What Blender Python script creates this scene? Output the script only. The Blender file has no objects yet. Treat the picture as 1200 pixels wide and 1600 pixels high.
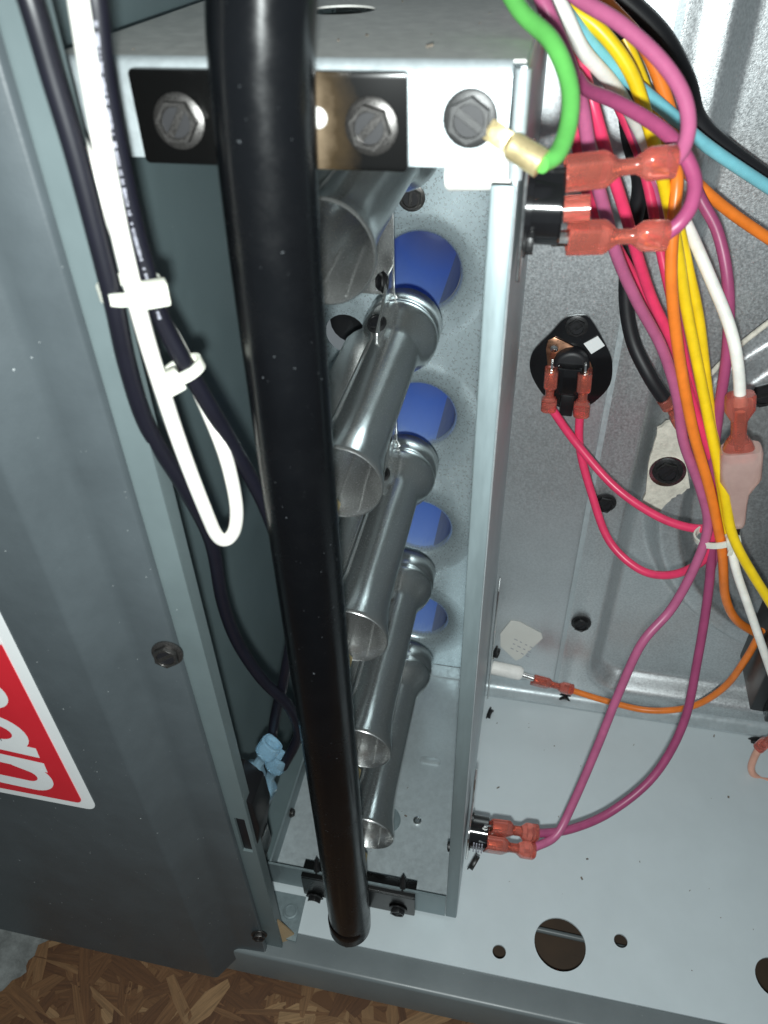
import bpy, bmesh, math, random
from mathutils import Vector, Matrix, Euler
random.seed(7)
sc = bpy.context.scene
col = sc.collection

# ------------------------------------------------------------------ units, camera, light
S = 0.0008            # metres per drawing unit (pipe of 21.3 units = 17 mm steel pipe)
ZO = 500.0            # camera height above the floor zero, in drawing units
F, CX, CY = 1210.0, 600.0, 800.0
dn = Vector((45, 1461, F)).normalized()
xr = Vector((7000, 800, -F)); xr = (xr - dn * xr.dot(dn)).normalized()
yd = xr.cross(dn)
def c2w(v): return Vector((xr.dot(v), yd.dot(v), -dn.dot(v)))
def at(px, py, ax, val):
    d = c2w(Vector((px - CX, py - CY, F))); return d * (val / d[ax])
def P(px, py, Y): return at(px, py, 1, Y)
def Pz(px, py, Z): return at(px, py, 2, Z)

cam = bpy.data.cameras.new('camera'); cam_o = bpy.data.objects.new('camera', cam); col.objects.link(cam_o)
r_, u_, b_ = c2w(Vector((1, 0, 0))), c2w(Vector((0, -1, 0))), c2w(Vector((0, 0, -1)))
M = Matrix(((r_.x, u_.x, b_.x, 0), (r_.y, u_.y, b_.y, 0), (r_.z, u_.z, b_.z, ZO * S), (0, 0, 0, 1)))
cam_o.matrix_world = M
cam.sensor_fit = 'VERTICAL'; cam.sensor_height = 36; cam.lens = 36 * F / 1600
cam.clip_start = 0.005; cam.clip_end = 50
cam.dof.use_dof = True; cam.dof.focus_distance = 0.29; cam.dof.aperture_fstop = 22
sc.camera = cam_o

w = bpy.data.worlds.new('World'); sc.world = w; w.use_nodes = True
bg = w.node_tree.nodes['Background']; bg.inputs[0].default_value = (0.75, 0.86, 0.92, 1); bg.inputs[1].default_value = 0.20

# the phone's flash, beside its lens: the only lamp
fl = bpy.data.lights.new('phone_flash', 'SPOT'); fl.energy = 3.5; fl.spot_size = math.radians(125); fl.spot_blend = 0.75; fl.shadow_soft_size = 0.0032
fl.color = (0.93, 1.0, 0.99)
flo = bpy.data.objects.new('phone_flash', fl); col.objects.link(flo)
flo.rotation_euler = M.to_euler()
flo.location = Vector((0, 0, ZO * S)) + (r_ * -2 - u_ * 15 + b_ * 2) * S

vs = sc.view_settings
vs.view_transform = 'Standard'; vs.look = 'None'; vs.exposure = 0.0; vs.gamma = 1.0; vs.use_curve_mapping = False

# ------------------------------------------------------------------ materials
def nt(name):
    m = bpy.data.materials.new(name); m.use_nodes = True
    return m, m.node_tree.nodes, m.node_tree.links, m.node_tree.nodes['Principled BSDF']
def noise(N, L, scale, detail=3, rough=0.6, stretch=None, coord='Object'):
    tc = N.new('ShaderNodeTexCoord'); n = N.new('ShaderNodeTexNoise')
    n.inputs['Scale'].default_value = scale; n.inputs['Detail'].default_value = detail; n.inputs['Roughness'].default_value = rough
    if stretch:
        mp = N.new('ShaderNodeMapping'); mp.inputs['Scale'].default_value = stretch
        L.new(tc.outputs[coord], mp.inputs[0]); L.new(mp.outputs[0], n.inputs[0])
    else: L.new(tc.outputs[coord], n.inputs[0])
    return n
def ramp(N, L, src, stops):
    r = N.new('ShaderNodeValToRGB'); e = r.color_ramp.elements
    while len(e) < len(stops): e.new(0.5)
    for k, (p, c) in enumerate(stops):
        e[k].position = p; e[k].color = (*c, 1) if len(c) == 3 else c
    L.new(src, r.inputs[0]); return r
def g(v): return (v, v, v)
def bump(N, L, src, b, strength=0.2, dist=0.0004):
    bp = N.new('ShaderNodeBump'); bp.inputs['Strength'].default_value = strength; bp.inputs['Distance'].default_value = dist
    L.new(src, bp.inputs['Height']); L.new(bp.outputs[0], b.inputs['Normal'])
def dust_mix(N, L, base_socket, b, scale=900, thr=0.72, colr=(.6, .62, .62)):
    """small pale dust specks over a base colour socket"""
    n = noise(N, L, scale, 2, 0.5)
    r = ramp(N, L, n.outputs['Fac'], [(thr, g(0)), (thr + 0.05, g(1))])
    mx = N.new('ShaderNodeMix'); mx.data_type = 'RGBA'
    L.new(r.outputs[0], mx.inputs['Factor']); L.new(base_socket, mx.inputs['A']); mx.inputs['B'].default_value = (*colr, 1)
    L.new(mx.outputs['Result'], b.inputs['Base Color']); return r
def metal(name, c, metallic, rough, spangle=350, var=0.12, bstr=0.12, speck=0.0, stretch=None, rvar=0.1, bscale=None):
    m, N, L, b = nt(name)
    n = noise(N, L, spangle, 5, 0.7, stretch)
    lo = tuple(x * (1 - var) for x in c); hi = tuple(min(1, x * (1 + var)) for x in c)
    r = ramp(N, L, n.outputs['Fac'], [(0.35, lo), (0.65, hi)])
    n3 = noise(N, L, 18, 4, 0.6)
    mx = N.new('ShaderNodeMix'); mx.data_type = 'RGBA'; mx.blend_type = 'MULTIPLY'; mx.inputs['Factor'].default_value = 1
    r3 = ramp(N, L, n3.outputs['Fac'], [(0.3, g(0.82)), (0.7, g(1))])
    L.new(r.outputs[0], mx.inputs['A']); L.new(r3.outputs[0], mx.inputs['B'])
    if speck: dust_mix(N, L, mx.outputs['Result'], b, 1100, speck)
    else: L.new(mx.outputs['Result'], b.inputs['Base Color'])
    b.inputs['Metallic'].default_value = metallic
    rr = ramp(N, L, n.outputs['Fac'], [(0.3, g(rough - rvar)), (0.7, g(rough + rvar))])
    L.new(rr.outputs[0], b.inputs['Roughness'])
    n2 = noise(N, L, bscale or spangle * 2.2, 3, 0.6, stretch); bump(N, L, n2.outputs['Fac'], b, bstr)
    return m
def paint(name, c, rough=0.45, coat=0.0, speck=0.76, tex=1500, bstr=0.08, var=0.07, metallic=0.0, dustc=(.55, .58, .58), dscale=800):
    m, N, L, b = nt(name)
    n = noise(N, L, 35, 5, 0.65)
    r = ramp(N, L, n.outputs['Fac'], [(0.3, tuple(x * (1 - var) for x in c)), (0.7, tuple(min(1, x * (1 + var)) for x in c))])
    if speck: dust_mix(N, L, r.outputs[0], b, dscale, speck, dustc)
    else: L.new(r.outputs[0], b.inputs['Base Color'])
    rr = ramp(N, L, n.outputs['Fac'], [(0.3, g(rough * 0.85)), (0.7, g(min(1, rough * 1.15)))])
    L.new(rr.outputs[0], b.inputs['Roughness'])
    b.inputs['Coat Weight'].default_value = coat; b.inputs['Coat Roughness'].default_value = 0.15
    b.inputs['Metallic'].default_value = metallic
    n2 = noise(N, L, tex, 2, 0.5); bump(N, L, n2.outputs['Fac'], b, bstr, 0.0002)
    return m
def plastic(name, c, rough=0.35, trans=0.0, sss=0.0, var=0.11):
    m, N, L, b = nt(name)
    n = noise(N, L, 160, 3)
    r = ramp(N, L, n.outputs['Fac'], [(0.3, tuple(x * (1 - var) for x in c)), (0.7, tuple(min(1, x * (1 + var)) for x in c))])
    L.new(r.outputs[0], b.inputs['Base Color'])
    b.inputs['Roughness'].default_value = rough
    b.inputs['Transmission Weight'].default_value = trans
    if sss:
        b.inputs['Subsurface Weight'].default_value = sss; b.inputs['Subsurface Radius'].default_value = (1, .6, .5); b.inputs['Subsurface Scale'].default_value = 0.002
    if not trans: n2 = noise(N, L, 500, 2); bump(N, L, n2.outputs['Fac'], b, 0.05, 0.0002)
    return m

MT = {}
MT['galv'] = metal('galvanized_steel', (.54, .60, .62), .40, .42, 420, .07, .10, 0)
MT['galvtop'] = metal('galvanized_top', (.68, .68, .64), .0, .5, 260, .10, .10, .80)
MT['galvback'] = metal('galvanized_burner_panel', (.62, .73, .77), .60, .31, 900, .05, .012, 0, bscale=1500)
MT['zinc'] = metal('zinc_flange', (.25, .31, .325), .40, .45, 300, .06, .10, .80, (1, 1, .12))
MT['vest'] = metal('aluminized_panel', (.68, .71, .725), .78, .40, 1100, .10, .12, .80)
MT['vest2'] = metal('aluminized_panel_grainy', (.70, .73, .74), .82, .38, 1000, .16, .18, .82)
MT['burner'] = metal('burner_steel', (.80, .81, .80), .92, .23, 2200, .06, .05, rvar=.07, bscale=3200)
MT['bright'] = metal('bright_tinned_steel', (.75, .75, .74), 1, .2, 300, .05, .05)
MT['brass'] = metal('brass', (.86, .70, .38), .7, .34, 300, .1, .05)
MT['copper'] = metal('copper', (.85, .45, .28), 1, .3, 300, .1, .05)
MT['screw'] = metal('dark_screw_steel', (.05, .05, .05), .5, .4, 2400, .2, .1)
MT['zscrew'] = metal('worn_screw_steel', (.08, .076, .073), .75, .32, 2600, .25, .10)
MT['blackscrew'] = metal('black_oxide_screw', (.022, .022, .023), .3, .38, 700, .3, .1)
MT['deck'] = paint('pale_deck_paint', (.56, .62, .64), .34, 0, .83, 1700, .10, .035, dustc=(.25, .27, .27))
MT['teal'] = paint('teal_grey_paint', (.115, .155, .162), .46, 0, .80)
MT['door'] = paint('dark_grey_door_paint', (.064, .077, .084), .36, 0, .755, 1400, .14, .13)
MT['flange'] = paint('flange_grey_paint', (.122, .155, .16), .45, 0, .80)
MT['rail'] = paint('rail_grey_paint', (.14, .16, .165), .35, 0, .77)
MT['pipe'] = paint('black_pipe_enamel', (.003, .0034, .0042), .30, .0, .745, 500, .05, .2, dustc=(.12, .13, .14), dscale=1000)
pn, pl = MT['pipe'].node_tree.nodes, MT['pipe'].node_tree.links
n1 = noise(pn, pl, 55, 6, .7); r1 = ramp(pn, pl, n1.outputs['Fac'], [(.35, g(.17)), (.65, g(.34))]); pl.new(r1.outputs[0], pn['Principled BSDF'].inputs['Roughness'])
MT['pipe'].node_tree.nodes['Principled BSDF'].inputs['Specular IOR Level'].default_value = .33
MT['bracket'] = paint('black_bracket_enamel', (.005, .005, .005), .3, .0, .785, 600, .06, .2, dustc=(.2, .2, .2))
MT['black'] = plastic('black_plastic', (.007, .007, .008), .4)
MT['gloss'] = plastic('black_glossy_plastic', (.008, .008, .009), .12)
MT['rubber_and_shade'] = plastic('black_rubber_and_shade', (.008, .008, .010), .5)
MT['wblack'] = plastic('wire_black', (.006, .006, .011), .42)
MT['wwhite'] = plastic('wire_white', (.84, .82, .76), .4, 0, .1)
MT['wpink'] = plastic('wire_pink', (.43, .105, .215), .38)
MT['wmag'] = plastic('wire_magenta', (.33, .06, .15), .4)
MT['wred'] = plastic('wire_red', (.74, .045, .13), .35)
MT['worange'] = plastic('wire_orange', (.84, .21, .025), .36)
MT['wyellow'] = plastic('wire_yellow', (.85, .58, .012), .36)
MT['wcyan'] = plastic('wire_cyan', (.20, .54, .62), .36)
MT['wgreen'] = plastic('wire_green', (.10, .37, .08), .34)
MT['wpeach'] = plastic('wire_peach', (.72, .38, .28), .4)
MT['cred'] = plastic('red_nylon', (.88, .26, .20), .16, .78, .0)
MT['cclear'] = plastic('clear_pink_nylon', (.95, .66, .60), .3, .65)
MT['cblue'] = plastic('blue_nylon', (.42, .68, .86), .2, .7)
MT['tie'] = plastic('natural_nylon', (.82, .82, .72), .45, .12, .1)
MT['ceramic'] = plastic('white_ceramic', (.86, .84, .80), .55)
MT['gasket'] = metal('fibre_gasket', (.74, .70, .60), 0, .9, 260, .18, .9)
MT['red'] = paint('sticker_red', (.62, .022, .035), .42, 0, 0, 900, .03, .04)
MT['white'] = paint('sticker_white', (.80, .82, .82), .4, 0, 0, 900, .03, .03)
MT['label'] = paint('paper_label', (.72, .71, .66), .6, 0, 0, 900, .05, .05)
MT['card'] = paint('brown_cardboard', (.42, .30, .17), .8, 0, 0, 700, .2, .15)
MT['ink'] = plastic('print_grey', (.30, .30, .35), .5)
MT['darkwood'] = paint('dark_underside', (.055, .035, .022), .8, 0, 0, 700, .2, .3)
MT['batt'] = metal('insulation_facing', (.17, .18, .175), 0, .9, 160, .3, .9)
MT['debris'] = metal('debris_flakes', (.16, .13, .10), 0, .8, 500, .5, .2)

# bluish heat-tinted inlet tube
def heat_mat(name, c1, c2, rough):
    m, N, L, b = nt(name)
    n = noise(N, L, 60, 4, .6, (6, 1, 6))
    r = ramp(N, L, n.outputs['Fac'], [(0.3, c1), (0.7, c2)])
    L.new(r.outputs[0], b.inputs['Base Color']); b.inputs['Metallic'].default_value = 0; b.inputs['Roughness'].default_value = rough
    return m
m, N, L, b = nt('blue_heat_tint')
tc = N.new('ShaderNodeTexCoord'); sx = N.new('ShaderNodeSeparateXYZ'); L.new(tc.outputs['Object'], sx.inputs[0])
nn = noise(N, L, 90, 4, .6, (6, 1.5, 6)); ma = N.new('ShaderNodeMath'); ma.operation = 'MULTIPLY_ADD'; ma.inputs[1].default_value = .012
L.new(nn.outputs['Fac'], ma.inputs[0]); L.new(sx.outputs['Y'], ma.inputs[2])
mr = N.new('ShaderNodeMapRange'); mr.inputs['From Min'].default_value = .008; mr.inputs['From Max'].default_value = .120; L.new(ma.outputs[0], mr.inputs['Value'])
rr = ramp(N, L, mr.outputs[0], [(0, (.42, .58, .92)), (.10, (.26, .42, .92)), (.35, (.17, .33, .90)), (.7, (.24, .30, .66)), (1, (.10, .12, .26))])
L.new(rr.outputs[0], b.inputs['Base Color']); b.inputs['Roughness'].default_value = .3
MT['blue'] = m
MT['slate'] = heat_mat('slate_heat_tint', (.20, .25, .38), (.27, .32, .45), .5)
# bracket with a bronze light reflection painted into its colour beside the weld
m, N, L, b = nt('black_bracket_bronze_reflection')
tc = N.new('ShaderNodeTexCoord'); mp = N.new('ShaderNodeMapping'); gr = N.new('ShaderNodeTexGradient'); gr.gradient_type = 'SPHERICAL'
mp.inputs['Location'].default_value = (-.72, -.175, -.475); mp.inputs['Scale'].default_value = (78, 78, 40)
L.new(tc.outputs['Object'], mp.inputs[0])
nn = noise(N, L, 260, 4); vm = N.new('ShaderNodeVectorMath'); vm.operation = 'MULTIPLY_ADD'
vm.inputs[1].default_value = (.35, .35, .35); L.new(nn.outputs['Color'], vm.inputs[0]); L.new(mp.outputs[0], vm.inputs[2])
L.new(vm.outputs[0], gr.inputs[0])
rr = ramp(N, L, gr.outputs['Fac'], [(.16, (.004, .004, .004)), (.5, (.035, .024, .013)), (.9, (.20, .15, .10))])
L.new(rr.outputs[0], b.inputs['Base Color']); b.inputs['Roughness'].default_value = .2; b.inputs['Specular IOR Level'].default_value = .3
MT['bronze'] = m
# OSB
m, N, L, b = nt('osb_flakes')
ge = N.new('ShaderNodeNewGeometry')
rr = ramp(N, L, ge.outputs['Random Per Island'], [(0, (.09, .036, .013)), (.4, (.14, .062, .023)), (.75, (.185, .09, .036)), (1, (.32, .19, .09))])
nn = noise(N, L, 2.2, 6, .75, None, 'UV')
mx = N.new('ShaderNodeMix'); mx.data_type = 'RGBA'; mx.blend_type = 'MULTIPLY'; mx.inputs['Factor'].default_value = .7
r2 = ramp(N, L, nn.outputs['Fac'], [(.35, g(.35)), (.62, g(1))])
L.new(rr.outputs[0], mx.inputs['A']); L.new(r2.outputs[0], mx.inputs['B']); L.new(mx.outputs['Result'], b.inputs['Base Color'])
b.inputs['Roughness'].default_value = .75
MT['osb'] = m

# ------------------------------------------------------------------ mesh building
ORG = {}
class MB:
    def __init__(s): s.v = []; s.f = []; s.m = {}
    def mark(s, k0, idx):
        for i in range(k0, len(s.f)): s.m[i] = idx
    def add(s, vs, fs):
        k = len(s.v); s.v += [Vector(v) for v in vs]; s.f += [tuple(i + k for i in f) for f in fs]; return s
    def box(s, x0, x1, y0, y1, z0, z1):
        return s.add([(x, y, z) for z in (z0, z1) for y in (y0, y1) for x in (x0, x1)],
                     [(0, 2, 3, 1), (4, 5, 7, 6), (0, 1, 5, 4), (2, 6, 7, 3), (0, 4, 6, 2), (1, 3, 7, 5)])
    def obox(s, c, a, b, d, ha, hb, hd):
        c = Vector(c); a, b, d = a.normalized() * ha, b.normalized() * hb, d.normalized() * hd
        return s.add([c + i * a + j * b + k * d for k in (-1, 1) for j in (-1, 1) for i in (-1, 1)],
                     [(0, 2, 3, 1), (4, 5, 7, 6), (0, 1, 5, 4), (2, 6, 7, 3), (0, 4, 6, 2), (1, 3, 7, 5)])
    def rings(s, rings, cap=True, closed=False):
        n = len(rings[0]); vs = [p for r in rings for p in r]; fs = []
        m = len(rings); rng = m if closed else m - 1
        for i in range(rng):
            for j in range(n):
                a, b2 = i * n + j, i * n + (j + 1) % n; c, d = ((i + 1) % m) * n + (j + 1) % n, ((i + 1) % m) * n + j
                fs.append((a, b2, c, d))
        if cap and not closed: fs.append(tuple(range(n - 1, -1, -1))); fs.append(tuple((m - 1) * n + j for j in range(n)))
        return s.add(vs, fs)
    def tube(s, pts, r, n=12, cap=True):
        pts = [Vector(p) for p in pts]; rs = r if isinstance(r, (list, tuple)) else [r] * len(pts)
        t0 = (pts[1] - pts[0]).normalized(); up = Vector((0, 0, 1)) if abs(t0.z) < .9 else Vector((1, 0, 0))
        a = t0.cross(up).normalized(); out = []
        for i, p in enumerate(pts):
            t = (pts[min(i + 1, len(pts) - 1)] - pts[max(i - 1, 0)]).normalized()
            a = (a - t * a.dot(t)).normalized(); b2 = t.cross(a)
            out.append([p + (a * math.cos(k * 2 * math.pi / n) + b2 * math.sin(k * 2 * math.pi / n)) * rs[i] for k in range(n)])
        return s.rings(out, cap)
    def lathe(s, o, axis, prof, n=32, a0=0, a1=None, cap=False, sx=1, sz=1):
        """prof: (distance along the axis, radius)"""
        o = Vector(o); axis = Vector(axis).normalized(); up = Vector((0, 0, 1)) if abs(axis.z) < .9 else Vector((1, 0, 0))
        e1 = axis.cross(up).normalized(); e2 = e1.cross(axis)
        full = a1 is None
        if full: return s.rings([[o + axis * d + (e1 * math.cos(k * 2 * math.pi / n) * sx + e2 * math.sin(k * 2 * math.pi / n) * sz) * r for k in range(n)] for d, r in prof], cap)
        vs = []; fs = []
        for d, r in prof:
            for k in range(n + 1):
                t = a0 + (a1 - a0) * k / n; vs.append(o + axis * d + (e1 * math.cos(t) + e2 * math.sin(t)) * r)
        for i in range(len(prof) - 1):
            for k in range(n): fs.append((i * (n + 1) + k, i * (n + 1) + k + 1, (i + 1) * (n + 1) + k + 1, (i + 1) * (n + 1) + k))
        return s.add(vs, fs)
    def plate(s, outline, holes, conv, th):
        """flat plate with holes; conv(u, v, t) -> point, t in -th/2..th/2"""
        cu = bpy.data.curves.new('t', 'CURVE'); cu.dimensions = '2D'; cu.fill_mode = 'BOTH'; cu.extrude = th / 2
        for lp in [outline] + list(holes):
            sp = cu.splines.new('POLY'); sp.points.add(len(lp) - 1); sp.use_cyclic_u = True
            for k, (a, b2) in enumerate(lp): sp.points[k].co = (a, b2, 0, 1)
        ob = bpy.data.objects.new('t', cu); me = bpy.data.meshes.new_from_object(ob)
        s.add([conv(*v.co) for v in me.vertices], [tuple(p.vertices) for p in me.polygons])
        bpy.data.objects.remove(ob); bpy.data.curves.remove(cu); bpy.data.meshes.remove(me); return s
    def build(s, name, mat, parent=None, smooth=40, bevel=0, seg=2, origin=None):
        xs = [v.x for v in s.v]; ys = [v.y for v in s.v]; zs = [v.z for v in s.v]
        o = Vector(origin) if origin is not None else Vector(((min(xs) + max(xs)) / 2, (min(ys) + max(ys)) / 2, min(zs)))
        bm = bmesh.new(); vv = [bm.verts.new((v - o) * S) for v in s.v]
        for fi, f in enumerate(s.f):
            if len(set(f)) > 2:
                try: bm.faces.new([vv[i] for i in f]).material_index = s.m.get(fi, 0)
                except ValueError: pass
        bmesh.ops.remove_doubles(bm, verts=bm.verts, dist=1e-6)
        bmesh.ops.recalc_face_normals(bm, faces=bm.faces)
        if bevel:
            ed = [e for e in bm.edges if len(e.link_faces) == 2 and e.calc_face_angle(0) > .6]
            bmesh.ops.bevel(bm, geom=ed, offset=bevel * S, segments=seg, affect='EDGES', profile=.5, clamp_overlap=True)
        me = bpy.data.meshes.new(name); bm.to_mesh(me); bm.free(); me.materials.append(MT[mat])
        if smooth:
            me.polygons.foreach_set('use_smooth', [True] * len(me.polygons)); me.set_sharp_from_angle(angle=math.radians(smooth))
        ob = bpy.data.objects.new(name, me); col.objects.link(ob); put(ob, o, parent); return ob
def put(ob, o, parent):
    ORG[ob.name] = Vector(o)
    if parent is not None:
        ob.parent = parent; ob.location = (Vector(o) - ORG[parent.name]) * S
    else: ob.location = (Vector(o) + Vector((0, 0, ZO))) * S
def thing(name, label, cat, o, group=None):
    e = bpy.data.objects.new(name, None); e.empty_display_size = .01; col.objects.link(e); put(e, o, None); return tag(e, label, cat, group)
def tag(o, label=None, cat=None, group=None, kind=None):
    if label: o['label'] = label
    if cat: o['category'] = cat
    if group: o['group'] = group
    if kind: o['kind'] = kind
    return o
def spline(pts, k=8):
    pts = [Vector(p) for p in pts]; out = []
    q = [pts[0] * 2 - pts[1]] + pts + [pts[-1] * 2 - pts[-2]]
    for i in range(1, len(q) - 2):
        a, b2, c, d = q[i - 1:i + 3]
        for j in range(k):
            t = j / k
            out.append(.5 * ((2 * b2) + (c - a) * t + (2 * a - 5 * b2 + 4 * c - d) * t * t + (3 * b2 - a - 3 * c + d) * t ** 3))
    out.append(pts[-1]); return out
def circ(cx, cy, r, n=32): return [(cx + r * math.cos(k * 2 * math.pi / n), cy + r * math.sin(k * 2 * math.pi / n)) for k in range(n)]
def rrect(x0, x1, y0, y1, r, n=6):
    out = []
    for cx, cy, a in ((x1 - r, y1 - r, 0), (x0 + r, y1 - r, 90), (x0 + r, y0 + r, 180), (x1 - r, y0 + r, 270)):
        for k in range(n + 1): t = math.radians(a + 90 * k / n); out.append((cx + r * math.cos(t), cy + r * math.sin(t)))
    return out
XZ = lambda Y: (lambda a, b2, t: (a, Y + t, b2))
XY = lambda Z: (lambda a, b2, t: (a, b2, Z + t))

# screws: one shape per kind, copied
def screw_mesh(name, mat, R, h=.42, washer=True, slot=.26):
    mb = MB(); hexp = [(R * .80 * math.cos(k * math.pi / 3), R * .80 * math.sin(k * math.pi / 3)) for k in range(6)]
    up = lambda z0: (lambda a, b2, t: (a, b2, z0 + t))
    if washer: mb.lathe((0, 0, 0), (0, 0, 1), [(0, R * .98), (R * .10, R), (R * .16, R * .86), (R * .16, .01)], 28)
    ho = R * h
    rim = [(x * .99, y * .99) for x, y in hexp]
    mb.plate(rim, [circ(0, 0, R * .56, 24)], up(R * .16 + ho / 2), ho)
    mb.lathe((0, 0, 0), (0, 0, 1), [(R * .16 + ho * .62, R * .56), (R * .16 + ho * .62, .01)], 24)
    sw = R * slot / 2; rr_ = R * .545; k0 = len(mb.f)
    for sgn in (1, -1):
        a0 = math.asin(sw / rr_); lp = []
        for k in range(13):
            t = a0 + (math.pi - 2 * a0) * k / 12; lp.append((rr_ * math.cos(t), sgn * rr_ * math.sin(t)))
        mb.plate(lp, [], up(R * .16 + ho * .42), ho * .6)
    mb.mark(k0, 1)
    ob = mb.build(name, mat, None, 35, bevel=R * .03, seg=1, origin=(0, 0, 0)); me = ob.data; me.materials.append(MT['rubber_and_shade'])  # dish halves painted black so the slot reads as a reflecting bar
    bpy.data.objects.remove(ob); return me
SCM = {}
def screw(parent, p, nrm, R=6.8, kind='screw', spin=0.0, name='screw'):
    key = (kind, R)
    if key not in SCM: SCM[key] = screw_mesh('screw', kind, R)
    ob = bpy.data.objects.new(name, SCM[key]); col.objects.link(ob); put(ob, p, parent)
    n = Vector(nrm).normalized(); ob.rotation_mode = 'QUATERNION'
    ob.rotation_quaternion = n.to_track_quat('Z', 'Y') @ Euler((0, 0, spin)).to_quaternion(); return ob

# ------------------------------------------------------------------ setting: the wooden floor
ZF, ZD = -492.0, -446.0
fl_o = MB().box(-900, 900, -500, 900, ZF - 18, ZF).build('floor', 'osb', None, 0); tag(fl_o, kind='structure')
bm = bmesh.new(); uvl = bm.loops.layers.uv.new('UVMap')
for k in range(2400):
    x, y = random.uniform(-380, 260), random.uniform(40, 235); a = random.gauss(.5, .9); l, wd = random.uniform(12, 52), random.uniform(3, 12); z = ZF + random.uniform(.05, .9)
    ca, sa = math.cos(a), math.sin(a); pts = []; uvs = []; o1, o2 = random.uniform(0, 50), random.uniform(0, 50)
    for u, v in ((-l, -wd * .7), (-l * .2, -wd), (l, -wd * .5), (l * 1.1, wd * .4), (l * .1, wd), (-l * 1.05, wd * .6)):
        u *= random.uniform(.45, .62); v *= random.uniform(.4, .65)
        pts.append(bm.verts.new(Vector((x + u * ca - v * sa, y + u * sa + v * ca, z - ZF + random.uniform(-.12, .12))) * S)); uvs.append((o1 + u * .02, o2 + v * .35))
    f_ = bm.faces.new(pts)
    for lp_, uv_ in zip(f_.loops, uvs): lp_[uvl].uv = uv_
me = bpy.data.meshes.new('wood_flakes'); bm.to_mesh(me); bm.free(); me.materials.append(MT['osb'])
fko = bpy.data.objects.new('wood_flakes', me); col.objects.link(fko); put(fko, (0, 0, ZF), fl_o); tag(fko, kind='stuff')

# ------------------------------------------------------------------ furnace cabinet
cab = thing('furnace_cabinet', 'grey sheet metal furnace cabinet with open burner compartment and pale deck', 'furnace', (40, 250, ZF))
# deck with real holes
h1, h2, h3 = Pz(875, 1475, ZD), Pz(780, 1487, ZD), Pz(970, 1470, ZD); h4 = Pz(1212, 1528, ZD)
MB().plate([(-131, 164), (300, 164), (300, 352), (-131, 352)], [circ(h1.x, h1.y, 13.6, 40), circ(h2.x, h2.y, 3.6, 20), circ(h3.x, h3.y, 3.6, 20), circ(h4.x, h4.y, 10, 30)], XY(ZD - .6), 1.2).build('deck', 'deck', cab, 30)
# front rail: rolled step below the deck edge
rl = MB(); prof = [(164, ZD - 1.4), (159, ZD - 1.5), (151.2, ZD - 1.8), (150.2, ZD - 2.0), (149.4, ZD - 2.6), (149, ZD - 3.6), (149, ZD - 30), (151, ZD - 30), (151, ZD - 6), (164, ZD - 3.4)]
rl.rings([[(x, y, z) for y, z in prof] for x in (-140, 320)]); rl.build('front_rail', 'rail', cab, 40)
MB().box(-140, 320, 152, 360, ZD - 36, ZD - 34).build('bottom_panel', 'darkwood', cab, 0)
MB().tube([(20, h1.y + 16, ZD - 24), (110, h1.y + 14, ZD - 24)], 1.6, 14).build('gas_tube', 'rail', cab)
# divider wall (teal) and its front flange
MB().box(-132, -130.5, 156, 362, ZD - 1, 60).build('divider_wall', 'teal', cab, 0)
mb = MB().plate([(-131, ZD - 20), (-99.2, ZD - 20), (-99.6, 60), (-131, 60)], [rrect(-106, -101.2, -343, -314, .4, 2)], XZ(156.2), 1.4); mb.build('front_flange', 'flange', cab, 0)
MB().box(-101, -99.6, 157, 162, ZD - 18, 60).build('flange_return', 'flange', cab, 0)
MB().box(-130.4, -117, 158, 355, ZD + .3, ZD + 2.2).build('divider_foot', 'teal', cab, 0)
# corner gusset at the lower left of the deck
gp = [Pz(428, 1392, ZD + .8), Pz(478, 1402, ZD + .8), Pz(462, 1472, ZD + .8), Pz(430, 1462, ZD + .8)]
mb = MB(); mb.plate([(p.x, p.y) for p in gp], [], XY(ZD + .8), 1.2); gus = mb.build('corner_gusset', 'zinc', cab, 0)
gc = Pz(454, 1424, ZD + 1.4); MB().lathe(gc, (0, 0, 1), [(0, 4.4), (.5, 4.2), (.7, 3.2), (.3, 2.8), (.3, .01)], 24).build('rivet', 'zinc', gus)
# vestibule panel: flat left strip, then an overlapping plate with the recessed pan
YV = 350.0
MB().box(-9, 38, YV, YV + 1.5, ZD + .8, 70).build('vestibule_panel', 'vest', cab, 0)
hf = MB(); xs = [37.2 + 1.6 * i for i in range(150)]; zs = [ZD + 1 + 2.0 * j for j in range(0, 260)]
def sstep(t): t = max(0, min(1, t)); return t * t * (3 - 2 * t)
def depth(x, z):
    # rounded-corner pan: signed distance inside, recess of 8
    qx, qz = 56 + 24 - x, -432 + 24 - z
    d = math.hypot(max(qx, 0), max(qz, 0)) + min(max(qx, qz), 0) - 24
    y = 13 * sstep(-d / 11)
    rr2 = math.hypot(x - 190, z + 265)
    y -= 12 * sstep((122 - rr2) / 8) - 10 * sstep((104 - rr2) / 7)
    y += .7 * math.exp(-((x - 46) / 4) ** 2)
    return y
W_, H_ = len(xs), len(zs); vs_ = []; fs_ = []
for z in zs:
    for x in xs: vs_.append((x, YV - 1.2 + depth(x, z), z))
for j in range(H_ - 1):
    for i in range(W_ - 1): fs_.append((j * W_ + i, j * W_ + i + 1, (j + 1) * W_ + i + 1, (j + 1) * W_ + i))
for j in range(H_ - 1):                                   # thickness of the free left edge
    k = len(vs_); vs_ += [(37.2, YV, zs[j]), (37.2, YV, zs[j + 1])]; fs_.append((j * W_, (j + 1) * W_, k + 1, k))
hf.add(vs_, fs_).build('collector_plate', 'vest2', cab, 50)
MB().box(36.4, 39.2, YV - 1.9, YV - 1.25, ZD + 12, 70).build('plate_edge', 'galv', cab, 0)
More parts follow.
